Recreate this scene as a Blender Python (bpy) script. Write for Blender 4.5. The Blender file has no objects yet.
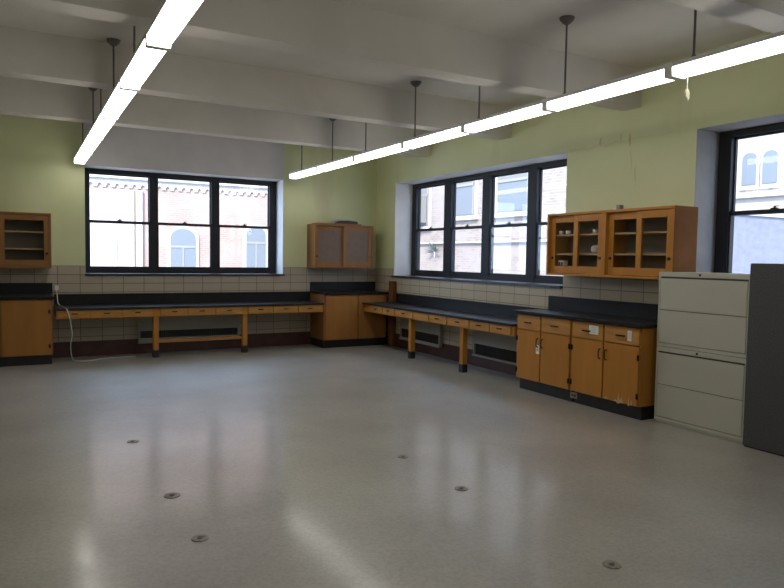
import bpy, bmesh, math, random
from mathutils import Vector, Matrix
random.seed(7)
C = bpy.context.scene
COL = C.collection
PI = math.pi
D, W, H = 10.55, 5.61, 3.43          # back wall, right wall, ceiling height
FZ = -.03                             # floor level in the layout datum (everything is raised by it at the end)
XL, YF = -4.2, -3.2                  # left wall and the wall behind the camera

# ------------------------------------------------------------------ camera
cd = bpy.data.cameras.new('camera'); cam = bpy.data.objects.new('camera', cd); COL.objects.link(cam)
yaw, pit, rol, fpx = 0.5139, 0.0539, -0.0160, 666.97
fw = Vector((math.sin(yaw)*math.cos(pit), math.cos(yaw)*math.cos(pit), -math.sin(pit)))
r0 = Vector((math.cos(yaw), -math.sin(yaw), 0)); u0 = r0.cross(fw)
r = r0*math.cos(rol) - u0*math.sin(rol); u = r.cross(fw)
M = Matrix(((r.x, u.x, -fw.x, 0), (r.y, u.y, -fw.y, 0), (r.z, u.z, -fw.z, 0), (0, 0, 0, 1)))
M.translation = (0, 0, 1.461)
cam.matrix_world = M
cd.sensor_fit = 'HORIZONTAL'; cd.sensor_width = 36; cd.lens = 36*fpx/784
cd.clip_start = 0.05; cd.clip_end = 300
C.camera = cam

# ------------------------------------------------------------------ world, sun, exposure
w = bpy.data.worlds.new('world'); C.world = w; w.use_nodes = True
bg = w.node_tree.nodes['Background']
bg.inputs[0].default_value = (0.50, 0.69, 1.0, 1); bg.inputs[1].default_value = 4.8
sd = bpy.data.lights.new('sun', 'SUN'); sd.energy = 6.5; sd.angle = math.radians(1.0); sd.color = (1.0, 0.86, 0.72)
sun = bpy.data.objects.new('sun', sd); COL.objects.link(sun); sun.location = (-10, -10, 20)
sun.rotation_euler = Vector((0.55, 0.62, -0.56)).to_track_quat('-Z', 'Y').to_euler()
C.view_settings.view_transform = 'Standard'; C.view_settings.look = 'None'
C.view_settings.gamma = 1; C.view_settings.use_curve_mapping = False
C.view_settings.exposure = 0.9
C.cycles.use_denoising = True
C.cycles.max_bounces = 10; C.cycles.diffuse_bounces = 5; C.cycles.glossy_bounces = 4
C.cycles.transparent_max_bounces = 12; C.cycles.sample_clamp_indirect = 6
# light portals in the window openings (sampling aid only)
for (loc, rot, sx, sy) in (((2.38, D+.42, 1.94), (-PI/2, 0, 0), 2.9, 1.5), ((W+.42, 7.85, 1.94), (0, PI/2, 0), 1.5, 4.0), ((W+.42, 2.22, 1.94), (0, PI/2, 0), 1.5, 3.8)):
    pd = bpy.data.lights.new('window_portal', 'AREA'); pd.shape = 'RECTANGLE'; pd.size = sx; pd.size_y = sy
    pd.cycles.is_portal = True
    po = bpy.data.objects.new('window_portal', pd); COL.objects.link(po); po.location = loc; po.rotation_euler = rot
TUBE = 4.5

# ------------------------------------------------------------------ materials
MATS = {}
def mat(name, col, rough=.6, metal=0, spec=.5, noise=0, nscale=8, bump=0, bscale=60, emit=None, stretch=None):
    if name in MATS: return MATS[name]
    m = bpy.data.materials.new(name); m.use_nodes = True; n = m.node_tree.nodes; l = m.node_tree.links
    b = n['Principled BSDF']
    b.inputs['Base Color'].default_value = (*col, 1); b.inputs['Roughness'].default_value = rough
    b.inputs['Metallic'].default_value = metal; b.inputs['Specular IOR Level'].default_value = spec
    tc = n.new('ShaderNodeTexCoord')
    if noise:
        src = tc.outputs['Object']
        if stretch:
            mp = n.new('ShaderNodeMapping'); mp.inputs['Scale'].default_value = stretch
            l.new(src, mp.inputs[0]); src = mp.outputs[0]
        nt = n.new('ShaderNodeTexNoise'); nt.inputs['Scale'].default_value = nscale; nt.inputs['Detail'].default_value = 6
        l.new(src, nt.inputs['Vector'])
        cr = n.new('ShaderNodeValToRGB'); cr.color_ramp.elements[0].position = .3; cr.color_ramp.elements[1].position = .7
        cr.color_ramp.elements[0].color = (*[c*(1-noise) for c in col], 1); cr.color_ramp.elements[1].color = (*[min(1, c*(1+noise)) for c in col], 1)
        l.new(nt.outputs['Fac'], cr.inputs[0]); l.new(cr.outputs[0], b.inputs['Base Color'])
    if bump:
        n2 = n.new('ShaderNodeTexNoise'); n2.inputs['Scale'].default_value = bscale; l.new(tc.outputs['Object'], n2.inputs['Vector'])
        bp = n.new('ShaderNodeBump'); bp.inputs['Strength'].default_value = bump; bp.inputs['Distance'].default_value = .01
        l.new(n2.outputs['Fac'], bp.inputs['Height']); l.new(bp.outputs[0], b.inputs['Normal'])
    if emit:
        b.inputs['Emission Color'].default_value = (*emit[0], 1); b.inputs['Emission Strength'].default_value = emit[1]
    MATS[name] = m; return m

def brick(name, c1, c2, mortar, bw, rh, ms, axis, off=.5, phase=(0, 0), rough=.8, bump=.3, patch=None):
    m = bpy.data.materials.new(name); m.use_nodes = True; n = m.node_tree.nodes; l = m.node_tree.links
    b = n['Principled BSDF']; b.inputs['Roughness'].default_value = rough
    tc = n.new('ShaderNodeTexCoord'); sp = n.new('ShaderNodeSeparateXYZ'); l.new(tc.outputs['Object'], sp.inputs[0])
    cb = n.new('ShaderNodeCombineXYZ')
    a1 = n.new('ShaderNodeMath'); a1.inputs[1].default_value = phase[0] + 40*bw; l.new(sp.outputs[axis], a1.inputs[0]); l.new(a1.outputs[0], cb.inputs[0])
    a2 = n.new('ShaderNodeMath'); a2.inputs[1].default_value = phase[1] + 80*rh; l.new(sp.outputs[2], a2.inputs[0]); l.new(a2.outputs[0], cb.inputs[1])
    bt = n.new('ShaderNodeTexBrick'); l.new(cb.outputs[0], bt.inputs['Vector'])
    bt.offset = off; bt.inputs['Scale'].default_value = 1; bt.inputs['Brick Width'].default_value = bw; bt.inputs['Row Height'].default_value = rh
    bt.inputs['Mortar Size'].default_value = ms; bt.inputs['Mortar Smooth'].default_value = .1
    bt.inputs['Color1'].default_value = (*c1, 1); bt.inputs['Color2'].default_value = (*c2, 1); bt.inputs['Mortar'].default_value = (*mortar, 1)
    out = bt.outputs['Color']
    if patch:
        nt = n.new('ShaderNodeTexNoise'); nt.inputs['Scale'].default_value = patch[1]; nt.inputs['Detail'].default_value = 5; l.new(tc.outputs['Object'], nt.inputs['Vector'])
        cr = n.new('ShaderNodeValToRGB'); cr.color_ramp.elements[0].position = .42; cr.color_ramp.elements[1].position = .62
        l.new(nt.outputs['Fac'], cr.inputs[0])
        mx = n.new('ShaderNodeMix'); mx.data_type = 'RGBA'; l.new(cr.outputs[0], mx.inputs[0]); l.new(out, mx.inputs[6]); mx.inputs[7].default_value = (*patch[0], 1)
        out = mx.outputs[2]
    l.new(out, b.inputs['Base Color'])
    bp = n.new('ShaderNodeBump'); bp.invert = True; bp.inputs['Strength'].default_value = bump; bp.inputs['Distance'].default_value = .004
    l.new(bt.outputs['Fac'], bp.inputs['Height']); l.new(bp.outputs[0], b.inputs['Normal'])
    MATS[name] = m; return m

def floor_mat():
    m = bpy.data.materials.new('worn_floor'); m.use_nodes = True; n = m.node_tree.nodes; l = m.node_tree.links; b = n['Principled BSDF']
    tc = n.new('ShaderNodeTexCoord')
    def noise(s, d=5, src=None):
        t = n.new('ShaderNodeTexNoise'); t.inputs['Scale'].default_value = s; t.inputs['Detail'].default_value = d
        l.new(src or tc.outputs['Object'], t.inputs['Vector']); return t.outputs['Fac']
    def ramp(f, p0, c0, p1, c1):
        c = n.new('ShaderNodeValToRGB'); e = c.color_ramp.elements
        e[0].position = p0; e[0].color = (*c0, 1); e[1].position = p1; e[1].color = (*c1, 1); l.new(f, c.inputs[0]); return c.outputs[0]
    base = ramp(noise(1.3, 8), .32, FLOOR_A, .68, FLOOR_B)
    speck = ramp(noise(55, 3), .35, (.80, .80, .80), .60, (1, 1, 1))
    mx = n.new('ShaderNodeMix'); mx.data_type = 'RGBA'; mx.blend_type = 'MULTIPLY'; mx.inputs[0].default_value = .8
    l.new(base, mx.inputs[6]); l.new(speck, mx.inputs[7])
    # rusty scuffs
    sc = ramp(noise(2.6, 9), .70, (0, 0, 0), .85, (1, 1, 1))
    m2 = n.new('ShaderNodeMix'); m2.data_type = 'RGBA'; mm = n.new('ShaderNodeMath'); mm.operation = 'MULTIPLY'; mm.inputs[1].default_value = .35
    l.new(sc, mm.inputs[0]); l.new(mm.outputs[0], m2.inputs[0]); l.new(mx.outputs[2], m2.inputs[6]); m2.inputs[7].default_value = (.30, .19, .10, 1)
    l.new(m2.outputs[2], b.inputs['Base Color'])
    b.inputs['Roughness'].default_value = .42; b.inputs['Specular IOR Level'].default_value = .7; b.inputs['Coat Weight'].default_value = .5; b.inputs['Coat IOR'].default_value = 1.5
    l.new(ramp(noise(3.5, 8), .3, (.12,)*3, .75, (.21,)*3), b.inputs['Coat Roughness'])
    mp = n.new('ShaderNodeMapping'); mp.inputs['Scale'].default_value = (1, 1, 1); l.new(tc.outputs['Object'], mp.inputs[0])
    bp = n.new('ShaderNodeBump'); bp.inputs['Strength'].default_value = .035; bp.inputs['Distance'].default_value = .01
    l.new(noise(9, 3, mp.outputs[0]), bp.inputs['Height']); l.new(bp.outputs[0], b.inputs['Normal'])
    b.inputs['IOR'].default_value = 1.55
    MATS['floor'] = m; return m

def wall_mat():
    m = bpy.data.materials.new('green_paint'); m.use_nodes = True; n = m.node_tree.nodes; l = m.node_tree.links; b = n['Principled BSDF']
    tc = n.new('ShaderNodeTexCoord'); b.inputs['Roughness'].default_value = .55; b.inputs['Specular IOR Level'].default_value = .3
    def noise(s, d=5, sc=None):
        t = n.new('ShaderNodeTexNoise'); t.inputs['Scale'].default_value = s; t.inputs['Detail'].default_value = d
        src = tc.outputs['Object']
        if sc:
            mp = n.new('ShaderNodeMapping'); mp.inputs['Scale'].default_value = sc; l.new(src, mp.inputs[0]); src = mp.outputs[0]
        l.new(src, t.inputs['Vector']); return t.outputs['Fac']
    def ramp(f, p0, c0, p1, c1):
        c = n.new('ShaderNodeValToRGB'); e = c.color_ramp.elements
        e[0].position = p0; e[0].color = (*c0, 1); e[1].position = p1; e[1].color = (*c1, 1); l.new(f, c.inputs[0]); return c.outputs[0]
    a = ramp(noise(1.1, 7), .35, GREEN_A, .65, GREEN_B)
    st = ramp(noise(1.0, 8, (2.2, 2.2, .55)), .60, (0, 0, 0), .80, (.7, .7, .7))
    mx = n.new('ShaderNodeMix'); mx.data_type = 'RGBA'; l.new(st, mx.inputs[0]); l.new(a, mx.inputs[6]); mx.inputs[7].default_value = (.50, .45, .28, 1)
    # rusty drips on the right wall, each a mark of its own shape
    sp = n.new('ShaderNodeSeparateXYZ'); l.new(tc.outputs['Object'], sp.inputs[0]); cur = mx.outputs[2]; wob = noise(6, 2)
    def mth(op, a, b_=None):
        q = n.new('ShaderNodeMath'); q.operation = op
        for i, v in enumerate((a, b_)):
            if v is None: continue
            if isinstance(v, (int, float)): q.inputs[i].default_value = v
            else: l.new(v, q.inputs[i])
        return q.outputs[0]
    for (yc, zc, hw, hz, al) in ((5.33, 2.77, .016, .07, .45), (5.055, 2.79, .014, .05, .4), (4.925, 2.725, .022, .085, .55), (4.90, 2.5, .01, .16, .25), (4.84, 2.36, .012, .12, .3), (5.6, 2.73, 1.5, .02, .12)):
        dy = mth('ABSOLUTE', mth('SUBTRACT', mth('ADD', sp.outputs[1], mth('MULTIPLY', mth('SUBTRACT', wob, .5), .10)), yc))
        dz = mth('ABSOLUTE', mth('SUBTRACT', mth('ADD', sp.outputs[2], mth('MULTIPLY', mth('SUBTRACT', wob, .5), .12)), zc))
        dd = mth('ADD', mth('POWER', mth('DIVIDE', dy, hw), 2.0), mth('POWER', mth('DIVIDE', dz, hz), 2.0))
        fac = mth('MULTIPLY', mth('MAXIMUM', mth('SUBTRACT', 1.0, dd), 0.0), al)
        m3 = n.new('ShaderNodeMix'); m3.data_type = 'RGBA'; l.new(fac, m3.inputs[0]); l.new(cur, m3.inputs[6]); m3.inputs[7].default_value = (.28, .16, .07, 1); cur = m3.outputs[2]
    l.new(cur, b.inputs['Base Color'])
    bp = n.new('ShaderNodeBump'); bp.inputs['Strength'].default_value = .15; bp.inputs['Distance'].default_value = .01
    l.new(noise(14, 6), bp.inputs['Height']); l.new(bp.outputs[0], b.inputs['Normal'])
    MATS['green'] = m; return m

def glass_mat(name, tint=(1, 1, 1), haze=0.0, ior=1.45):
    m = bpy.data.materials.new(name); m.use_nodes = True; n = m.node_tree.nodes; l = m.node_tree.links
    n.remove(n['Principled BSDF']); out = n['Material Output']
    tr = n.new('ShaderNodeBsdfTransparent'); tr.inputs[0].default_value = (*tint, 1)
    gl = n.new('ShaderNodeBsdfGlossy'); gl.inputs['Roughness'].default_value = .03
    fr = n.new('ShaderNodeFresnel'); fr.inputs[0].default_value = ior
    ge = n.new('ShaderNodeNewGeometry'); iv = n.new('ShaderNodeMath'); iv.operation = 'SUBTRACT'; iv.inputs[0].default_value = 1
    l.new(ge.outputs['Backfacing'], iv.inputs[1]); mu = n.new('ShaderNodeMath'); mu.operation = 'MULTIPLY'   # reflect on the entry face only
    l.new(fr.outputs[0], mu.inputs[0]); l.new(iv.outputs[0], mu.inputs[1])
    mx = n.new('ShaderNodeMixShader'); l.new(mu.outputs[0], mx.inputs[0]); l.new(tr.outputs[0], mx.inputs[1]); l.new(gl.outputs[0], mx.inputs[2])
    res = mx.outputs[0]
    if haze:
        tl = n.new('ShaderNodeBsdfTranslucent'); tl.inputs[0].default_value = (.95, .93, .95, 1)
        m2 = n.new('ShaderNodeMixShader'); m2.inputs[0].default_value = haze; l.new(res, m2.inputs[1]); l.new(tl.outputs[0], m2.inputs[2]); res = m2.outputs[0]
    l.new(res, out.inputs['Surface']); MATS[name] = m; return m

FLOOR_A, FLOOR_B = (.33, .31, .27), (.42, .40, .355)
GREEN_A, GREEN_B = (.57, .60, .335), (.64, .655, .40)
floor_mat(); wall_mat()
mat('white_paint', (.62, .61, .60), .6, noise=.06, nscale=3, bump=.1, bscale=20)
mat('grey_panel', (.60, .57, .56), .6, noise=.05, nscale=3, bump=.1, bscale=20)
mat('shaded_jamb', (.25, .235, .225), .65, noise=.12, nscale=4, bump=.2, bscale=15)  # shade put into the jamb colour of the window behind the filing cabinets
mat('ceiling', (.66, .62, .56), .75, noise=.07, nscale=1.6, bump=.15, bscale=18)
brick('tile_back', (.40, .335, .255), (.43, .365, .28), (.14, .11, .09), .29, .128, .0045, 0, 0, (-1.093, 0), .35, .5)
brick('tile_right', (.44, .37, .26), (.48, .41, .29), (.16, .13, .10), .29, .128, .0045, 1, 0, (-7.578, 0), .35, .5)
mat('baseboard', (.07, .024, .02), .4, noise=.25, nscale=6)
mat('sill', (.035, .04, .05), .3, noise=.3, nscale=20)
mat('frame', (.020, .021, .026), .5, spec=.25)
glass_mat('glass'); glass_mat('dirty_glass')
WOOD = dict(spec=.25, noise=.10, nscale=1.6, stretch=(5, 5, .7), bump=.05, bscale=30)
mat('wood', (.44, .19, .035), .42, **WOOD)
mat('wood_brown', (.34, .15, .038), .45, **WOOD)  # darker, browner wood for the doors on the back wall
mat('wood_dark', (.27, .125, .042), .45, **WOOD)
mat('post_wood', (.17, .075, .03), .85, spec=.04, noise=.15, nscale=3)
mat('wood_drawer', (.47, .22, .045), .42, noise=.17, nscale=3, stretch=(1.1, 1.1, 9))
mat('wood_pale', (.52, .33, .15), .5, noise=.1, nscale=5)
mat('stone', (.014, .014, .015), .35, spec=.3, noise=.25, nscale=40, bump=.04)
mat('stone_worn', (.018, .018, .020), .38, spec=.4, noise=.3, nscale=25, bump=.06)
mat('kick', (.014, .014, .014), .5, noise=.3, nscale=12)
mat('black_metal', (.01, .01, .01), .35, .3)
mat('chrome', (.6, .6, .6), .25, 1)
mat('file_metal', (.45, .44, .37), .42, noise=.03, nscale=3)
mat('file_gap', (.05, .05, .045), .6)
mat('charcoal', (.062, .062, .066), .55, noise=.35, nscale=90, bump=.1, bscale=160)
mat('channel', (.78, .77, .80), .4)
mat('rod', (.15, .14, .13), .5, .2)
mat('cap', (.80, .82, .80), .4)
mat('diffuser', (.9, .9, .9), .4, emit=((1.0, .97, .90), TUBE))
mat('cover', (.33, .30, .25), .45, noise=.05)
mat('grille', (.045, .04, .034), .5)
mat('paper', (.75, .74, .70), .8)
mat('dark_item', (.05, .045, .05), .7)
mat('grey_item', (.35, .37, .36), .7)
mat('cord', (.62, .60, .45), .6)
mat('cable', (.60, .62, .58), .5)
mat('brass_old', (.22, .20, .165), .5, 0, noise=.4, nscale=40)
mat('cab_in', (.26, .24, .20), .8)
mat('hardboard', (.17, .115, .08), .6, noise=.1, nscale=12)
mat('plug_dark', (.09, .08, .07), .6)
mat('white_ware', (.85, .85, .83), .3)
mat('pipe', (.25, .22, .18), .5)
mat('ext_white', (.28, .265, .245), .8, noise=.05, nscale=2)
mat('ext_glass', (.10, .115, .13), .5)
mat('ext_blind', (.12, .118, .112), .6)
mat('ext_ground', (.35, .34, .33), .9, noise=.2)
mat('ext_sash', (.16, .155, .15), .6)
mat('ext_roof', (.11, .115, .14), .8, noise=.1)
mat('ext_leaf', (.03, .05, .045), .7)
brick('ext_brick', (.19, .125, .10), (.22, .145, .12), (.24, .19, .17), .22, .075, .010, 0, .5, patch=((.24, .18, .155), .9))
brick('ext_brick_side', (.13, .105, .09), (.19, .155, .135), (.20, .18, .16), .22, .075, .010, 0, .5, patch=((.19, .165, .15), 1.4))

# ------------------------------------------------------------------ mesh builder
class MB:
    def __init__(s): s.v = []; s.f = []; s.m = []
    def add(s, vs, fs, mi=0):
        o = len(s.v); s.v += [tuple(v) for v in vs]; s.f += [tuple(i+o for i in f) for f in fs]; s.m += [mi]*len(fs); return s
    def box(s, x0, x1, y0, y1, z0, z1, mi=0, mis=None):
        x0, x1 = sorted((x0, x1)); y0, y1 = sorted((y0, y1)); z0, z1 = sorted((z0, z1))
        vs = [(x0,y0,z0),(x1,y0,z0),(x1,y1,z0),(x0,y1,z0),(x0,y0,z1),(x1,y0,z1),(x1,y1,z1),(x0,y1,z1)]
        fs = [(0,3,2,1),(4,5,6,7),(0,1,5,4),(1,2,6,5),(2,3,7,6),(3,0,4,7)]   # bottom top -y +x +y -x
        s.add(vs, fs, mi)
        if mis:
            for k, v in mis.items(): s.m[len(s.m)-6+k] = v
        return s
    def cyl(s, p0, p1, r0, r1=None, n=12, mi=0):
        r1 = r0 if r1 is None else r1; a = Vector(p0); b = Vector(p1); d = (b-a).normalized()
        e = Vector((1,0,0)) if abs(d.x) < .9 else Vector((0,1,0)); e1 = d.cross(e).normalized(); e2 = d.cross(e1)
        vs = []
        for c, rr in ((a, r0), (b, r1)):
            for k in range(n):
                t = 2*PI*k/n; vs.append(c + e1*math.cos(t)*rr + e2*math.sin(t)*rr)
        fs = [(k, (k+1) % n, n+(k+1) % n, n+k) for k in range(n)] + [tuple(range(n))[::-1], tuple(range(n, 2*n))]
        return s.add(vs, fs, mi)
    def tube(s, pts, rr, n=8):
        for a, b in zip(pts, pts[1:]): s.cyl(a, b, rr, n=n)
        return s
    def lathe(s, c, prof, n=20, mi=0):
        vs = []; fs = []
        for (rr, z) in prof:
            for k in range(n): t = 2*PI*k/n; vs.append((c[0]+rr*math.cos(t), c[1]+rr*math.sin(t), c[2]+z))
        for i in range(len(prof)-1):
            for k in range(n): fs.append((i*n+k, i*n+(k+1) % n, (i+1)*n+(k+1) % n, (i+1)*n+k))
        fs.append(tuple(range(n))[::-1]); fs.append(tuple(range((len(prof)-1)*n, len(prof)*n)))
        return s.add(vs, fs, mi)
    def prism(s, poly, y0, y1, axis='y', mi=0):
        n = len(poly)
        if axis == 'y': vs = [(a, y0, b) for a, b in poly] + [(a, y1, b) for a, b in poly]
        else: vs = [(y0, a, b) for a, b in poly] + [(y1, a, b) for a, b in poly]
        fs = [tuple(range(n))[::-1], tuple(range(n, 2*n))] + [(k, (k+1) % n, n+(k+1) % n, n+k) for k in range(n)]
        return s.add(vs, fs, mi)
    def build(s, name, m, parent=None, bev=0, seg=2, smooth=False):
        me = bpy.data.meshes.new(name); me.from_pydata(s.v, [], s.f)
        ms = m if isinstance(m, (list, tuple)) else [m]
        for k in ms: me.materials.append(MATS[k])
        for p, i in zip(me.polygons, s.m): p.material_index = i
        b = bmesh.new(); b.from_mesh(me); bmesh.ops.recalc_face_normals(b, faces=b.faces)
        if bev:
            bmesh.ops.bevel(b, geom=list(b.edges), offset=bev, segments=seg, affect='EDGES', clamp_overlap=True)
        b.to_mesh(me); b.free()
        if smooth:
            for p in me.polygons: p.use_smooth = True
        o = bpy.data.objects.new(name, me); COL.objects.link(o)
        if parent: o.parent = parent
        return o

def tag(o, label=None, cat=None, group=None, kind=None):
    if label: o['label'] = label
    if cat: o['category'] = cat
    if group: o['group'] = group
    if kind: o['kind'] = kind
    return o
def thing(name, label, cat, loc=(0, 0, 0), rz=0, group=None):
    o = bpy.data.objects.new(name, None); COL.objects.link(o); o.location = loc; o.rotation_euler = (0, 0, rz); o.empty_display_size = .1
    return tag(o, label, cat, group)
def part(bm, name, m, parent, label=None, **k):
    o = bm.build(name, m, parent, **k)
    if label: o['label'] = label
    return o
def struct(name, bm, m, label, cat, **k):
    return tag(bm.build(name, m, **k), label, cat, kind='structure')
def copy_tree(o, parent=None):
    c = o.copy(); COL.objects.link(c)
    if parent: c.parent = parent
    for ch in list(o.children): copy_tree(ch, c)
    return c
RZ = -PI/2                            # things on the right wall face -X

# ------------------------------------------------------------------ structure
ZB, ZT = 1.165, 2.72                   # window openings
T = .45
struct('floor', MB().box(XL, W+T, YF, D+T, -.2, FZ), 'floor', 'worn grey beige polished classroom floor reflecting the windows', 'floor')
cm = MB().box(XL, W+T, YF, D+T, H, H+.2)
for (a, b) in ((-1.3, -1.08), (.64, .86), (2.58, 2.80), (4.80, 5.02), (6.86, 7.08), (8.80, 9.02)):
    cm.box(XL, W, a, b, 3.045, H+.01)
struct('ceiling', cm, 'ceiling', 'off-white plaster ceiling crossed by shallow downstand beams', 'ceiling')
def wall_with_holes(along, base, thick, lo, hi, holes, slots=(1, 1)):
    """wall slab with openings; faces inside the opening use slot 1, face over opening slot 2 if asked"""
    m = MB()
    def bx(a0, a1, z0, z1, mis=None, mi=0):
        if along == 'x': m.box(a0, a1, base, base+thick, FZ if z0 == 0 else z0, z1, mi, mis)
        else: m.box(base, base+thick, a0, a1, FZ if z0 == 0 else z0, z1, mi, mis)
    cur = lo; n0 = 0; n1 = slots[0]
    for hi_, (a0, a1, over) in enumerate(holes):
        n1 = slots[hi_]; rev = {3: n1, 5: n0} if along == 'x' else {4: n1, 2: n0}
        rev = {k: v for k, v in rev.items() if v}; n0 = n1
        bx(cur, a0, 0, H, mis=rev)
        bx(a0, a1, 0, ZB-.03)
        mis = {0: n1}
        if over is not None: mis[2 if along == 'x' else 5] = over
        bx(a0, a1, ZT, H, mis=mis)
        cur = a1
    bx(cur, hi, 0, H, mis=({5: n0} if along == 'x' else {2: n0}) if holes else None)
    return m
BX0, BX1 = .875, 3.862
RY0, RY1 = 5.84, 9.87
SY0, SY1 = .30, 4.14
struct('wall_back', wall_with_holes('x', D, T, XL, W, [(BX0, BX1, 2)]), ['green', 'white_paint', 'grey_panel'],
       'dull green painted back wall with a grey painted panel above its window', 'wall')
struct('wall_right', wall_with_holes('y', W, T, YF, D+T, [(SY0, SY1, None), (RY0, RY1, None)], slots=(2, 1)), ['green', 'white_paint', 'shaded_jamb'],
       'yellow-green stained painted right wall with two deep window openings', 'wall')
struct('wall_left', MB().box(XL-.3, XL, YF, D+T, FZ, H), 'green', 'plain green painted left wall outside the view', 'wall')
struct('wall_front', MB().box(XL-.3, W+T, YF-.3, YF, FZ, H), 'green', 'plain green painted wall behind the camera', 'wall')
# tile wainscots, split round the openings' lower edges
tw = .012
m = MB().box(XL, BX0, D-tw, D-.0005, .19, 1.28).box(BX0, BX1, D-tw, D-.0005, .19, ZB-.032).box(BX1, W-tw, D-tw, D-.0005, .19, 1.28)
struct('trim_1', m, 'tile_back', 'cream glazed wall tiles along the lower back wall', 'wall tiles')
m = MB().box(W-tw, W-.0005, RY1, D-tw, .19, 1.28).box(W-tw, W-.0005, RY0, RY1, .19, ZB-.032).box(W-tw, W-.0005, SY1, RY0, .19, 1.28).box(W-tw, W-.0005, SY0, SY1, .19, ZB-.032).box(W-tw, W-.0005, YF, SY0, .19, 1.28)
struct('trim_2', m, 'tile_right', 'cream glazed wall tiles along the lower right wall', 'wall tiles')
struct('baseboard_back', MB().box(XL, W-.022, D-.02, D-.0005, FZ, .19), 'baseboard', 'dark red-brown baseboard under the back wall tiles', 'baseboard', bev=.003)
struct('baseboard_right', MB().box(W-.02, W-.0005, YF, D-.022, FZ, .19), 'baseboard', 'dark red-brown baseboard under the right wall tiles', 'baseboard', bev=.003)
# sills
struct('trim_3', MB().box(BX0-.012, BX1+.03, D-.035, D+.33, ZB-.03, ZB), 'sill', 'thin dark stone sill under the back window', 'window sill', bev=.005)
struct('trim_4', MB().box(W-.045, W+.33, RY0+.002, RY1+.03, ZB-.03, ZB), 'sill', 'long dark stone sill under the four-bay right window', 'window sill', bev=.005)
struct('trim_5', MB().box(W-.045, W+.33, SY0+.002, SY1-.002, ZB-.03, ZB), 'sill', 'dark stone sill under the window behind the filing cabinets', 'window sill', bev=.005)

# windows: local frame x along width, y outward, z up
def window(name, label, loc, rz, width, bays, glass='glass'):
    z0, z1 = ZB, ZT
    t = thing(name, label, 'window', loc, rz); t['kind'] = 'structure'
    f = MB(); dp = .09
    f.box(0, width, 0, dp, z0, z0+.075).box(0, width, 0, dp, z1-.06, z1)
    edges = [0] + [b for bb in bays for b in bb] + [width]
    for k in range(0, len(edges), 2): f.box(edges[k], edges[k+1], -.004, dp+.004, z0, z1)
    part(f, 'window_frame', 'frame', t, bev=.003)
    zm = 1.94
    for (a, b) in bays:
        for (nm, s0, s1, y0) in (('lower_sash', z0+.072, zm+.018, .012), ('upper_sash', zm-.022, z1-.058, .048)):
            s = MB(); st = .014; rl = .022
            s.box(a-.003, a+st, y0, y0+.03, s0, s1).box(b-st, b+.003, y0, y0+.03, s0, s1)
            s.box(a, b, y0, y0+.03, s0, s0+(.03 if nm == 'lower_sash' else rl+.016)).box(a, b, y0, y0+.03, s1-(rl+.016 if nm == 'lower_sash' else rl), s1)
            so = part(s, nm, 'frame', t)
            part(MB().box(a+st-.002, b-st+.002, y0+.012, y0+.016, s0+.01, s1-.01), 'pane', glass, so)
            if nm == 'lower_sash':
                c = (a+b)/2
                k = MB().box(c-.03, c+.03, .014, .044, zm+.018, zm+.03).cyl((c, .03, zm+.03), (c, .03, zm+.042), .012).box(c-.005, c+.04, .022, .034, zm+.04, zm+.048)
                part(k, 'sash_lock', 'black_metal', so)
    return t
REC = .335
window('window_1', 'three-bay dark-framed double-hung window in the back wall', (BX0+.002, D+REC, 0), 0, BX1-BX0-.004,
       [(a-BX0, b-BX0) for a, b in ((.955, 1.814), (1.935, 2.764), (2.894, 3.745))])
window('window_2', 'four-bay dark-framed double-hung window in the right wall beside the corner', (W+REC, RY1-.002, 0), RZ, RY1-RY0-.004,
       [(RY1-a, RY1-b) for a, b in ((9.74, 8.89), (8.694, 7.895), (7.72, 6.905), (6.726, 5.95))], 'dirty_glass')
window('window_3', 'dark-framed window rising behind the filing cabinets at the right', (W+REC, SY1-.002, 0), RZ, SY1-SY0-.004,
       [(.13, .98), (1.11, 1.87), (2.0, 2.77), (2.9, 3.72)])

# ------------------------------------------------------------------ outside
ext = thing('brick_building', 'sunlit brick building with arched windows seen through the back window', 'building', (0, 24, -6))
def arch_poly(xc, hw, z0, zs, n=10, grow=0):
    pts = [(xc-hw-grow, z0), (xc+hw+grow, z0)]
    for k in range(n+1):
        t = PI*k/n; pts.append((xc+(hw+grow)*math.cos(t), zs+(hw+grow)*math.sin(t)*.75))
    return pts
part(MB().box(-6, 16, 0, 1, 0, 14), 'facade', 'ext_brick', ext)
cn = MB().box(-6, 16, -.16, -.001, 9.95, 10.12)
for k in range(80):
    x = -5.8 + k*.27
    cn.prism([(x, 9.95), (x, 9.66), (x+.05, 9.66), (x+.08, 9.75), (x+.13, 9.79), (x+.19, 9.75), (x+.22, 9.66), (x+.265, 9.66), (x+.265, 9.95)], -.06, -.001)
part(cn, 'corbel_cornice', 'ext_white', ext)
for (xc, hw, z0, zs) in ((-1.2, .45, 6.6, 7.9), (.6, .45, 6.6, 7.9), (2.45, .5, 5.9, 8.0), (5.1, .42, 6.4, 8.05), (7.72, .36, 6.9, 8.25), (9.9, .4, 6.9, 8.25), (12, .4, 6.9, 8.25)):
    s = part(MB().prism(arch_poly(xc, hw, z0, zs, grow=.13), -.06, -.001), 'window_surround', 'ext_white', ext)
    part(MB().prism(arch_poly(xc, hw, z0+.05, zs), -.09, -.061), 'window_pane', 'ext_glass' if xc > 4 else 'ext_white', s)
    part(MB().box(xc-hw, xc+hw, -.11, -.0901, zs-.35, zs-.27).box(xc-.025, xc+.025, -.11, -.0901, z0+.06, zs-.351), 'glazing_bar', 'ext_sash' if xc > 4 else 'ext_white', s)
part(MB().box(3.55, 3.75, -.12, -.001, 0, 9.6), 'downpipe', 'ext_white', ext)
part(MB().box(-6, 3.5, -.05, -.001, 0, 9.6), 'pale_render', 'ext_white', ext)

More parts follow.
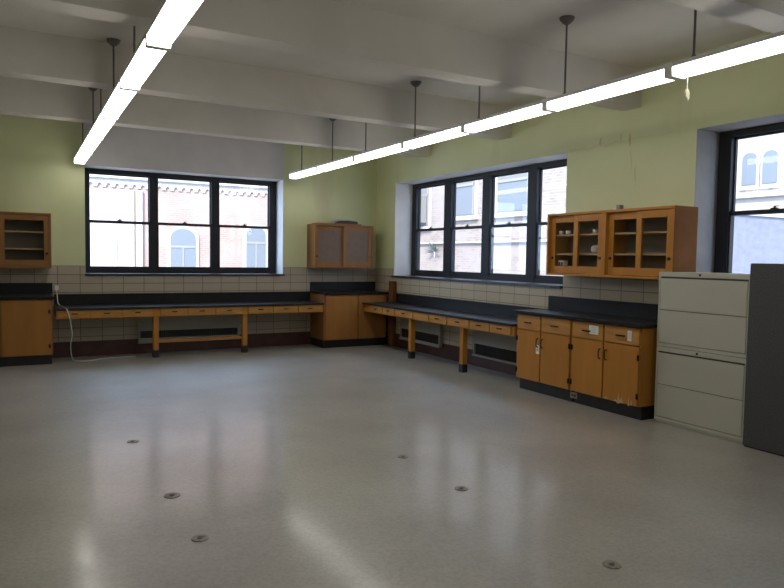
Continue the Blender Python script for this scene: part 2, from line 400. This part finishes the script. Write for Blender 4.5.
e2 = thing('neighbour_brick_building', 'pale brick building with sash windows seen close through the four-bay window', 'building', (12.5, 22, -6), RZ)
part(MB().box(-1.6, 9.9, 0, 1, 0, 15), 'facade', 'ext_brick_side', e2)
for (y0, y1, z0, z1) in ((18.15, 16.95, 2.85, 4.75), (15.8, 14.4, 2.85, 4.65), (20.6, 19.6, 2.6, 4.7)):
    a, b = 22-y0, 22-y1
    s = part(MB().box(a-.12, b+.12, -.04, -.001, z0+6-.02, z1+6+.15).box(a-.2, b+.2, -.12, -.001, z0+6-.15, z0+6-.02), 'window_surround', 'ext_white', e2)
    part(MB().box(a, b, -.06, -.042, z0+6, z1+6), 'window_pane', 'ext_blind', s)
    mz = (z0+z1)/2+6
    part(MB().box(a, b, -.09, -.061, mz-.04, mz+.04).box(a, a+.06, -.085, -.061, z0+6, z1+6).box(b-.06, b, -.085, -.061, z0+6, z1+6), 'sash', 'ext_sash', s)
    part(MB().box(a+.07, b-.07, -.066, -.061, z0+6.03, mz-.5 if y0 > 20 else mz-.05), 'lower_glass', 'ext_glass', s)
part(MB().box(-1.55, 9.9, -.1, -.001, 7.97, 8.03), 'ledge', 'ext_white', e2)
ac = thing('air_conditioner', 'white window air conditioner on the pale brick building outside', 'air conditioner', (12.5, 19.95, 2.68), RZ)
part(MB().box(-.33, .33, -.47, -.1, 0, .95), 'housing', 'ext_blind', ac, bev=.02)
g = MB()
for k in range(9): g.box(-.28, .28, -.485, -.471, .1+k*.085, .13+k*.085)
part(g, 'grille', 'plug_dark', ac)
pl = thing('wall_plant', 'dark spiky plant growing from the pale brick wall outside', 'plant', (12.39, 19.0, 1.72), RZ)
g = MB()
for k in range(16):
    a = -.2 + k*.24; L = .32+.22*random.random(); dx = math.cos(a)*L; dz = math.sin(a)*L*.7
    g.cyl((0, -.03, 0), (dx, -.1-.12*random.random(), dz), .03, .005, n=5)
part(g, 'leaves', 'ext_leaf', pl); part(MB().cyl((0, -.04, -.2), (0, -.04, .02), .02), 'stem', 'pipe', pl)

e3 = thing('white_arcaded_building', 'white building with paired arched windows seen through the window at the far right', 'building', (16, 13.5, -6), RZ)
part(MB().box(1.2, 36, 0, 1, 0, 26), 'facade', 'ext_white', e3)  # facade extended upward and sideways out of view to block sky light
for k, yc in enumerate((11.75, 11.2, 10.25, 9.72, 8.8, 8.25)):
    xc = 13.5-yc
    s = part(MB().prism(arch_poly(xc, .19, 9.3, 10.1, grow=.05), -.05, -.001), 'window_surround', 'ext_white', e3)
    part(MB().prism(arch_poly(xc, .18, 9.42, 10.08), -.07, -.051), 'window_pane', 'ext_glass', s)
part(MB().box(1.2, 10, -.12, -.001, 9.1, 9.22).box(1.2, 10, -.12, -.001, 10.75, 10.9), 'string_course', 'ext_white', e3)
part(MB().prism([(1.2, 0), (10, 0), (10, 7.9), (1.2, 8.9)], -1.6, -.13), 'lean_to_roof', 'ext_roof', e3)
part(MB().prism([(1.2, 8.9), (10, 7.9), (10, 8.0), (1.2, 9.0)], -1.65, -.13), 'roof_edge', 'ext_white', e3)
tag(MB().box(-30, 60, 10.55+T+.02, 60, -6.2, -6).box(W+T+.02, 60, -20, 10.55+T+.02, -6.2, -6).build('courtyard', 'ext_ground'), 'grey courtyard ground far below the windows', 'ground', kind='structure')

# ------------------------------------------------------------------ ceiling lights
def pendant(i, x, y0, y1, rod_y, label, group, rz=0):
    t = thing('pendant_light', label, 'ceiling light', (x, y1, 2.715), rz, group)
    L = y1-y0; wd = .068
    hz = MB().prism([(-wd, .0565), (wd, .0565), (wd, .083), (wd-.02, .092), (-wd+.02, .092), (-wd, .083)], -L+.004, -.004)
    part(hz, 'housing', 'channel', t)
    df = MB().prism([(-wd+.012, 0), (wd-.012, 0), (wd-.002, .012), (wd, .056), (-wd, .056), (-wd+.002, .012)], -L+.032, -.032)
    part(df, 'diffuser', 'diffuser', t)
    for a, b in ((-L+.001, -L+.031), (-.031, -.001)):
        part(MB().prism([(-wd-.002, -.006), (wd+.002, -.006), (wd+.004, .088), (-wd-.004, .088)], a, b), 'end_cap', 'cap', t)
    if rod_y is not None:
        ry = rod_y-y1; top = H-2.715; rx = .03 if x < 2 else 0
        part(MB().cyl((rx, ry, .09), (rx, ry, top-.01), .008, n=8).lathe((rx, ry, .085), [(.02, 0), (.02, .02), (.01, .035)], 10), 'rod', 'rod', t)
        part(MB().lathe((rx, ry, top), [(.01, -.058), (.03, -.048), (.055, -.022), (.062, -.004), (.062, -.001)], 20), 'canopy', 'rod', t, smooth=True)
    return t
LY = [10.42, 9.38, 8.09, 6.78, 5.49, 4.30, 3.0, 1.75, .5]
LR = [10.22, 8.72, 7.86, 6.74, 5.49-.02, 4.20, 2.9, 1.6]
RY = [10.26, 9.12, 7.90, 6.64, 5.46, 4.29, 3.08, 1.88, .68]
RR = [9.88, 8.72, 7.69, 6.48, 5.29, 4.13, 2.94, 1.7]
ordl = ['at the far end, nearest the back window', 'second from the far end', 'third from the far end', 'fourth from the far end', 'fifth from the far end', 'sixth from the far end', 'seventh from the far end', 'eighth from the far end']
for k in range(8):
    pendant(k, .80-(10.42-LY[k])*.005, LY[k+1], LY[k], LR[k], 'glowing fluorescent light in the left hanging row, ' + ordl[k], 'fluorescent lights of the left row', -.005)
for k in range(8):
    pendant(k, 3.92, RY[k+1], RY[k], RR[k], 'glowing fluorescent light in the right hanging row, ' + (ordl[k] if k else 'at the far end near the corner'), 'fluorescent lights of the right row')
pc = thing('pull_cord', 'short white pull cord with a cream tag hanging from the right light row', 'pull cord', (3.92, 2.98, 2.70))
part(MB().cyl((0, 0, -.085), (0, 0, 0), .003, n=6), 'string', 'cable', pc)
part(MB().prism([(-.012, -.085), (.004, -.08), (.02, -.105), (.018, -.135), (.006, -.165), (-.004, -.145), (-.018, -.135), (-.02, -.11)], -.008, .008), 'tag', 'cord', pc, bev=.003)

# ------------------------------------------------------------------ floor patches
for k, (x, y, ww, lab) in enumerate(((.825, 4.19, .05, 'dark worn floor plate in the middle of the window reflection'), (.827, 3.48, .045, 'round floor plate nearest the camera on the left side'),
        (.794, 5.56, .045, 'faint floor plate farthest back on the left side'), (2.506, 3.48, .045, 'small round floor plate in the centre right of the floor'),
        (2.537, 2.25, .045, 'faint round floor plate nearest the camera on the right side'), (2.516, 4.25, .04, 'small floor plate farthest back near the floor centre'))):
    m = MB().lathe((0, 0, 0), [(ww, .0005), (ww*.97, .004), (ww*.55, .0045), (ww*.5, .003), (0.004, .003)], 24)
    t = thing('floor_plate', lab, 'floor plate', (x, y, FZ), group='old floor outlet plates')
    part(m, 'plate', 'brass_old', t)
    part(MB().cyl((0, 0, .003), (0, 0, .006), ww*.3, n=16), 'plug', 'plug_dark', t)

# ------------------------------------------------------------------ furniture builders (local: x width, y depth from the front, z up)
def bar_pull(parent, x, y, z, wd=.07, m='black_metal'):
    g = MB().box(x-wd/2, x+wd/2, y-.024, y-.014, z-.007, z+.007).box(x-wd/2+.004, x-wd/2+.014, y-.016, y+.001, z-.005, z+.005).box(x+wd/2-.014, x+wd/2-.004, y-.016, y+.001, z-.005, z+.005)
    return part(g, 'pull', m, parent)
def c_pull(parent, x, y, z, h=.10):
    pts = [(x, y, z-h/2), (x, y-.022, z-h/2+.008), (x, y-.028, z-h/4), (x, y-.028, z+h/4), (x, y-.022, z+h/2-.008), (x, y, z+h/2)]
    return part(MB().tube(pts, .006), 'handle', 'black_metal', parent)
def hinge(parent, x, y, z):
    return part(MB().cyl((x, y-.006, z-.028), (x, y-.006, z+.028), .006, n=8).box(x-.013, x+.013, y-.004, y+.001, z-.025, z+.025), 'hinge', 'black_metal', parent)

def bench(name, label, loc, rz, L, depth, groups, legs, group=None, nopull=(), stretch=False, ext=0):
    """groups: list of drawer (x0,x1)"""
    t = thing(name, label, 'workbench', loc, rz, group)
    zt = .715
    wt = MB()
    if ext: wt.prism([(-ext, -.02), (L, -.02), (L, depth-.022), (0, depth-.022), (0, depth-.12), (-ext, depth-.12)], 0, 1)
    if ext: wt.v = [(a, c, zt-.03+b*.03) for (a, b, c) in wt.v]     # outline laid flat, notched round the post
    else: wt.box(0, L, -.02, depth-.022, zt-.03, zt)
    part(wt, 'worktop', 'stone_worn', t, bev=.004)
    part(MB().box(0, L, depth-.0215, depth-.001, zt-.03, .875), 'backsplash', 'stone', t, bev=.003)
    part(MB().box(0.002-ext, L-.002, .012, .03, .565, zt-.031).box(.002, L-.002, depth-.05, depth-.03, .59, zt-.031).box(.002, .02, .031, depth-.06, .59, zt-.031).box(L-.02, L-.002, .031, depth-.06, .59, zt-.031), 'apron', 'wood', t)
    for k, (a, b) in enumerate(groups):
        d = part(MB().box(a+.008, b-.008, -.004, .0115, .577, zt-.036), 'drawer', 'wood_drawer', t, bev=.003)
        if k not in nopull: bar_pull(d, (a+b)/2, -.004, .637, .075)
    for lx in legs:
        g = part(MB().box(lx-.037, lx+.037, .045, .119, .075, .60), 'leg', 'wood', t, bev=.003)
        part(MB().box(lx-.042, lx+.042, .04, .124, FZ, .078), 'foot', 'kick', g, bev=.004)
    if stretch: part(MB().box(legs[0]+.038, legs[1]-.038, .07, .095, .185, .225), 'stretcher', 'wood', t, bev=.002)
    return t

def base_unit(name, label, loc, rz, L, depth, cols, group=None, drawers=True, x_out=0, right_end=0, bs=None, counter=None, hinges=True, handles='c', door_m='wood', side_m='wood_dark'):
    t = thing(name, label, 'cabinet', loc, rz, group)
    zk, zt = .10, .845
    part(MB().box(0, L, .021, depth-.002, zk, zt), 'body', side_m, t, bev=.003)
    part(MB().box(.012, L-.012, .065, depth-.01, FZ, zk-.001), 'plinth', 'kick', t)
    zd = .665 if drawers else zt-.012
    for k, (a, b) in enumerate(cols):
        if drawers:
            d = part(MB().box(a+.004, b-.004, 0, .0205, zd+.012, zt-.008), 'drawer', 'wood_drawer', t, bev=.003)
            bar_pull(d, (a+b)/2, 0, (zd+zt)/2, .10)
        d = part(MB().box(a+.003, b-.003, 0, .0205, zk+.006, zd), 'door', door_m, t, bev=.003)
        left = (k % 2 == 0)
        if handles == 'c':
            c_pull(d, b-.035 if left else a+.035, 0, zd-.12)
        if hinges:
            for hz in (zk+.1, zd-.1): hinge(d, a+.008 if left else b-.008, 0, hz)
    return t

# --- back wall, left cabinet run
LB = base_unit('base_cabinet', 'wooden base cabinet at the left end of the back wall under the glass-fronted cupboard', (-.79, D-.65, 0), 0, 1.21, .63, [(.01, .60), (.615, 1.195)], drawers=False, handles='none', hinges=False, door_m='wood_brown')
dl = [c for c in LB.children if c.name.startswith('door')]
hinge(dl[1], 1.17, 0, .68); hinge(dl[1], 1.17, 0, .22)
part(MB().tube([(.575, 0, .60), (.575, -.035, .61), (.575, -.04, .66), (.575, -.035, .71), (.575, 0, .72)], .009), 'handle', 'chrome', dl[0], 'chrome handle')
t = thing('counter_top', 'black counter with tall backsplash on the left base cabinet', 'countertop', (-.79, D-.65, .846))
part(MB().box(-.01, 1.235, -.02, .628, 0, .035), 'slab', 'stone', t, bev=.004)
part(MB().box(-.01, 1.235, .60, .628, .0355, .19), 'backsplash', 'stone', t, bev=.003)

# --- back wall bench
bd = [(.485, .885), (.885, 1.29), (1.29, 1.70), (1.80, 2.19), (2.19, 2.595), (2.595, 3.00), (3.09, 3.49), (3.49, 3.905), (3.905, 4.31)]
B0 = .465
bench('workbench', 'long black-topped wooden workbench running under the back window', (B0, D-.60, 0), 0, 4.345-B0, .60-.013, [(a-B0, b-B0) for a, b in bd], (1.75-B0, 3.06-B0), stretch=True)
# --- corner cabinet
CB = base_unit('base_cabinet', 'plain wooden base cabinet in the room corner under the empty wall cupboard', (4.352, D-.62, 0), 0, 1.16, .60, [(.02, .60), (.615, 1.14)], drawers=False, handles='none', hinges=False, door_m='wood_brown')
t = thing('counter_top', 'black counter with tall backsplash on the corner base cabinet', 'countertop', (4.352, D-.62, .846))
part(MB().box(-.005, 1.23, -.02, .60, 0, .035), 'slab', 'stone', t, bev=.004)
part(MB().box(-.005, 1.235, .575, .603, .0355, .19), 'backsplash', 'stone', t, bev=.003)
tag(MB().box(5.525, 5.59, D-.80, D-.645, FZ, 1.07).build('wooden_post', 'post_wood', bev=.003), 'upright brown wooden post standing against the right wall near the corner', 'post')
# --- right wall bench
R0 = 9.74
rd = [(9.68, 9.25), (9.25, 8.85), (8.84, 8.31), (8.31, 7.885), (7.88, 7.435), (7.43, 6.925), (6.92, 6.505), (6.50, 6.09)]
Lr = R0-6.045
bench('workbench', 'long black-topped wooden workbench running under the four-bay right window', (W-.56, R0, 0), RZ, Lr, .56-.013, [(R0-a, R0-b) for a, b in rd], (R0-8.47, R0-7.15), nopull=(3,), ext=.18)
# --- right base cabinets
R1 = base_unit('base_cabinet', 'oak base cabinet with two drawers and a white sticker on its left door', (W-.56, 6.0, 0), RZ, .872, .545, [(.012, .408), (.416, .862)], group='oak base cabinets on the right wall', side_m='wood')
R2 = base_unit('base_cabinet', 'oak base cabinet with paper labels on its drawers and scuffed right door', (W-.56, 5.126, 0), RZ, .889, .545, [(.012, .442), (.452, .880)], group='oak base cabinets on the right wall', side_m='wood')
t = thing('counter_top', 'black counter with tall backsplash across both oak base cabinets', 'countertop', (W-.56, 6.04, .846), RZ)
part(MB().box(0, 1.825, -.025, .545, 0, .035), 'slab', 'stone', t, bev=.004)
part(MB().box(-.005, 1.82, .519, .546, .0355, .195), 'backsplash', 'stone', t, bev=.003)
def sticker(parent, x, z, w_, h_, label, y=-.0015, m='paper'):
    o = part(MB().box(x-w_/2, x+w_/2, y, y+.001, z-h_/2, z+h_/2), 'paper_label', m, parent, label); return o
d1 = [c for c in R1.children if c.name.startswith('door')]
sticker(d1[0], .372, .47, .055, .10, 'white sticker')
part(MB().box(.357, .383, -.0032, -.002, .455, .475), 'printed_mark', 'grey_item', d1[0])
w2 = [c for c in R2.children if c.name.startswith('drawer')]
sticker(w2[0], .315, .772, .125, .088, 'white paper label'); sticker(w2[1], .765, .762, .048, .10, 'narrow white paper label')
for k in range(4):
    part(MB().box(.275, .345, -.0032, -.002, .745+k*.016, .748+k*.016), 'printed_mark', 'grey_item', w2[0])
part(MB().box(.757, .760, -.0032, -.002, .73, .795).box(.768, .771, -.0032, -.002, .73, .795), 'printed_mark', 'grey_item', w2[1])
d2 = [c for c in R2.children if c.name.startswith('door')]
for (x, z, hw, hh) in ((.655, .145, .02, .05), (.69, .135, .03, .03), (.78, .14, .012, .045), (.81, .135, .01, .03), (.50, .125, .03, .012), (.62, .12, .03, .012)):
    g = MB().prism([(x-hw, z-hh), (x+hw, z-hh), (x+hw*.5, z+hh*.2), (x+hw*.2, z+hh), (x-hw*.3, z+hh*.3)], -.0012, -.0004)
    part(g, 'chipped_patch', 'wood_pale', d2[1], 'pale chipped patch')
po = thing('power_outlet', 'small metal outlet plate in the black plinth of the oak cabinets', 'power outlet', (W-.495, 5.12, .045), RZ)
part(MB().box(-.05, .05, -.006, -.0005, -.032, .032), 'plate', 'cover', po, bev=.002)
part(MB().box(-.03, -.004, -.009, -.0065, -.012, .012).box(.004, .03, -.009, -.0065, -.012, .012), 'socket', 'grille', po)

# ------------------------------------------------------------------ wall cabinets
def wall_cab(name, label, loc, rz, L, depth, z0, z1, glass='cab_glass', shelves=2, group=None, m='wood', back='cab_in', mid=True, empty=False):
    t = thing(name, label, 'wall cabinet', loc, rz, group); h = z1-z0; s = .025
    c = MB().box(0, L, .0, depth, 0, s).box(0, L, 0, depth, h-s, h).box(0, s, 0, depth, s, h-s).box(L-s, L, 0, depth, s, h-s)
    part(c, 'body', m, t, bev=.002)
    part(MB().box(s, L-s, depth-.012, depth-.002, s, h-s), 'back_panel', back, t)
    xm = L/2
    for k, (a, b, y) in enumerate(((s+.002, xm+.02, .045), (xm-.02, L-s-.002, .015))):
        st = .062; d = MB().box(a, a+st, y, y+.02, s+.003, h-s-.003).box(b-st, b, y, y+.02, s+.003, h-s-.003)
        d.box(a+st, b-st, y, y+.02, s+.003, s+.08).box(a+st, b-st, y, y+.02, h-s-.075, h-s-.003)
        do = part(d, 'sliding_door', m, t, bev=.0015)
        part(MB().box(a+st-.004, b-st+.004, y+.008, y+.012, s+.075, h-s-.07), 'door_panel' if glass == 'hardboard' else 'pane', glass, do)
        kx = a+.028 if k == 0 else b-.028
        part(MB().cyl((kx, y-.006, s+.17), (kx, y+.001, s+.17), .016, n=14), 'knob', 'black_metal', do)
    for k in range(shelves):
        z = s + (h-2*s)*(k+1)/(shelves+1)
        part(MB().box(s, L-s, .075, depth-.013, z-.009, z+.009), 'shelf', 'wood_pale', t)
    return t
glass_mat('cab_glass', (.93, .93, .94))
brick_panel = mat('cab_back', (.105, .085, .068), .8)
wall_cab('wall_cabinet', 'glass-fronted wooden wall cabinet beside the four-bay window, holding white cups', (W-.34, 5.772, 1.298), RZ, .842, .325, 1.298, 1.985, group='glass-fronted wall cabinets on the right wall')
wall_cab('wall_cabinet', 'empty glass-fronted wooden wall cabinet above the counter beside the filing cabinets', (W-.34, 4.929, 1.298), RZ, .842, .325, 1.298, 1.985, group='glass-fronted wall cabinets on the right wall')
wall_cab('wall_cabinet', 'wooden wall cabinet with glass door at the left edge of the back wall', (-.76, D-.36, 1.25), 0, 1.185, .345, 1.25, 1.99, back='cab_in', m='wood_dark')
wall_cab('wall_cabinet', 'empty wooden wall cabinet with sliding doors in the room corner', (4.285, D-.36, 1.275), 0, 1.08, .345, 1.275, 2.005, shelves=0, back='wood_dark', m='wood_dark', glass='hardboard')
part(MB().box(.8425, .847, 0, .325, 0, .687), 'end_panel', 'post_wood', [o for o in COL.objects if o.type == 'EMPTY' and o.get('label', '').startswith('empty glass-fronted')][0], 'end panel with shade in its colour')  # added sheet, coloured darker to stand for shade on this end
# things in the wall cabinet
SX = W-.34
sh1 = 1.298+.025+.637/3+.009; sh2 = 1.298+.025+2*.637/3+.009; sh0 = 1.298+.0255
def cup(x, y, z, label, sc=1, group='white cups on the upper cabinet shelf'):
    t = thing('cup', label, 'cup', (x, y, z), 0, group)
    part(MB().lathe((0, 0, 0), [(.018*sc, 0), (.024*sc, .004), (.03*sc, .042*sc), (.026*sc, .042*sc), (.020*sc, .008)], 16), 'bowl', 'white_ware', t, smooth=True)
    part(MB().tube([(.026*sc, 0, .034*sc), (.045*sc, 0, .03*sc), (.045*sc, 0, .015*sc), (.024*sc, 0, .01*sc)], .003, 6), 'handle', 'white_ware', t)
cup(SX+.13, 5.68, sh2, 'white cup on the upper shelf nearest the window'); cup(SX+.13, 5.57, sh2, 'white cup on the upper shelf, second from the window'); cup(SX+.13, 5.17, sh2, 'lone white cup on the upper shelf behind the right sliding door')
t = thing('switch_box', 'small white box with two dark openings behind the left sliding glass door', 'box', (SX+.12, 5.63, sh0), RZ)
part(MB().box(-.045, .045, -.03, .03, .04, .14), 'box_body', 'white_ware', t, bev=.004); part(MB().box(-.035, -.005, -.034, -.031, .08, .125).box(.005, .035, -.034, -.031, .08, .125), 'opening', 'grille', t)
part(MB().box(-.05, .05, -.03, .03, 0, .0395), 'foot', 'white_ware', t, bev=.004)
t = thing('crumpled_paper', 'crumpled pale paper on the lower shelf behind the right sliding door', 'paper', (SX+.16, 5.17, sh1))
def blob(sc, seed):
    random.seed(seed); m = MB(); n = 10; rings = []
    vs = []; fs = []
    for i in range(1, 6):
        for k in range(n):
            t_ = PI*i/6; p = 2*PI*k/n; q = 1+.22*(random.random()-.5)
            vs.append((sc[0]*q*math.sin(t_)*math.cos(p), sc[1]*q*math.sin(t_)*math.sin(p), sc[2]*(1-q*math.cos(t_)) if i not in (5,) else sc[2]*1.8))
    for i in range(4):
        for k in range(n): fs.append((i*n+k, i*n+(k+1) % n, (i+1)*n+(k+1) % n, (i+1)*n+k))
    fs.append(tuple(range(n))); fs.append(tuple(range(4*n, 5*n)))
    zmin = min(v[2] for v in vs); vs = [(a, b, c-zmin) for a, b, c in vs]
    return m.add(vs, fs)
part(blob((.06, .07, .05), 3), 'sheet', 'paper', t)
t = thing('paper_packet', 'pale folded paper packet at the bottom of the cabinet behind the right door', 'paper', (SX+.15, 5.15, sh0))
part(MB().prism([(-.08, 0), (.07, 0), (.07, .035), (-.02, .045), (-.03, .09), (-.07, .10)], -.04, .04, 'x'), 'packet', 'paper', t, bev=.004)
# on top of cabinets
t = thing('small_block', 'small brown block standing on top of the glass-fronted wall cabinets', 'block', (W-.15, 4.90, 1.986), RZ)
part(MB().box(-.025, .025, -.03, .03, 0, .06), 'block', 'pipe', t, bev=.004)
part(MB().prism([(-.12, 0), (-.028, 0), (-.028, .045), (-.05, .03)], -.02, .02), 'paper_scrap', 'paper', t)
t = thing('loose_board', 'thin wooden board lying on top of the corner wall cabinet', 'board', (4.33, D-.30, 2.006))
part(MB().box(0, .80, -.065, .20, 0, .018), 'board', 'wood_dark', t, bev=.002)
t = thing('folded_cloth', 'dark folded cloth with grey edge on top of the corner wall cabinet', 'cloth', (4.86, D-.22, 2.0245))
part(MB().prism([(-.21, 0), (.22, 0), (.24, .02), (.22, .04), (.03, .05), (-.10, .045), (-.17, .02)], -.10, .08), 'fold', 'dark_item', t, bev=.008)
part(MB().prism([(-.25, .0), (-.215, .0), (-.17, .03), (-.10, .052), (.05, .056), (.21, .044), (.21, .050), (.05, .068), (-.12, .068), (-.2, .035)], -.09, .07), 'grey_layer', 'grey_item', t, 'grey top layer')

# ------------------------------------------------------------------ convector covers below benches
def convector(label, loc, rz, L, z0, z1, g0, g1, group='convector covers under the benches'):
    t = thing('convector_cover', label, 'heater cover', loc, rz, group)
    e = .025
    c = MB().box(0, L, 0, .06, g1, z1).box(0, L, 0, .06, z0, g0).box(0, e, 0, .06, g0, g1).box(L-e, L, 0, .06, g0, g1)
    part(c, 'cover', 'cover', t)
    part(MB().box(-.01, L+.01, -.012, -.0005, z0, z0+.022), 'lip', 'cover', t)
    g = MB(); n = int((L-2*e)/.03)
    g.box(e, L-e, .04, .058, g0, g1)
    for k in range(n): x = e+(k+.5)*(L-2*e)/n; g.box(x-.005, x+.005, .012, .04, g0, g1)
    part(g, 'grille', 'grille', t)
convector('heater cover with a dark grille under the back wall workbench', (1.58, D-.084, 0), 0, 1.53, .125, .56, .20, .31)
convector('heater cover with a dark grille under the right workbench, farther from the oak cabinets', (W-.084, 9.50, 0), RZ, 1.18, .125, .56, .17, .31)
convector('heater cover with a dark grille under the right workbench, next to the oak cabinets', (W-.084, 7.47, 0), RZ, 1.30, .125, .56, .15, .30)

# ------------------------------------------------------------------ filing cabinets
def filing(label, z, low=0):
    t = thing('filing_cabinet', label, 'filing cabinet', (5.19, 4.165, z), RZ, 'stacked lateral filing cabinets'); L = .883; h = .685
    b = MB().box(0, L, .02, .36, .0, h).box(0, .016, 0, .02, 0, h).box(L-.016, L, 0, .02, 0, h).box(.016, L-.016, 0, .02, h-.042, h).box(.016, L-.016, 0, .02, 0, .03)
    if low: b.box(.012, L-.012, .012, .35, low, -.0005)
    part(b, 'body', 'file_metal', t)
    part(MB().box(.017, L-.017, .013, .0195, .031, h-.043), 'gap', 'file_gap', t)
    for (a, c) in ((.034, .333), (.338, h-.058)):
        d = part(MB().box(.02, L-.02, -.002, .0125, a, c), 'drawer', 'file_metal', t, bev=.003)
    part(MB().cyl((L*.48, -.006, h-.021), (L*.48, 0, h-.021), .010, n=14), 'lock', 'black_metal', t)
    return t
filing('cream two-drawer lateral filing cabinet standing on the floor', 0.0, FZ)
filing('cream two-drawer lateral filing cabinet on top of the other one', .689)
t = thing('metal_cabinet', 'tall charcoal speckled metal cabinet at the right edge beside the filing cabinets', 'cabinet', (5.16, 3.272, 0), RZ)
part(MB().box(0, 1.0, .0, .39, FZ+.012, 1.465), 'body', 'charcoal', t, bev=.004)
part(MB().box(.01, .99, .01, .38, FZ, FZ+.0115), 'base', 'kick', t)

# ------------------------------------------------------------------ cable, wall raceway
cb = MB()
pts = [(.50, D-.03, .93), (.51, D-.10, .76), (.54, D-.33, .725), (.57, D-.61, .722), (.59, D-.645, .70), (.62, D-.65, .60), (.645, D-.64, .45), (.655, D-.63, .36), (.64, D-.5, .2), (.66, D-.40, .03), (.70, D-.45, FZ+.008), (.85, D-.55, FZ+.008), (1.02, D-.42, FZ+.008), (1.25, D-.36, FZ+.008), (1.5, D-.33, FZ+.008)]
def catmull(p, n=6):
    out = []
    for i in range(len(p)-1):
        a = Vector(p[max(i-1, 0)]); b = Vector(p[i]); c = Vector(p[i+1]); d = Vector(p[min(i+2, len(p)-1)])
        for k in range(n):
            t_ = k/n; out.append(.5*((2*b)+(c-a)*t_+(2*a-5*b+4*c-d)*t_*t_+(3*b-a-3*c+d)*t_**3))
    return out+[Vector(p[-1])]
ct = thing('power_cable', 'thin white cable hanging over the left end of the back workbench to the floor', 'cable', (0, 0, 0))
part(cb.tube(catmull(pts), .007, 6), 'cord', 'cable', ct)
part(MB().box(.475, .525, D-.045, D-.0135, .93, 1.0), 'plug', 'paper', ct, bev=.004)

# raise the whole layout so that the floor lies at z = 0
for o in bpy.data.objects:
    if o.parent is None: o.location.z -= FZ
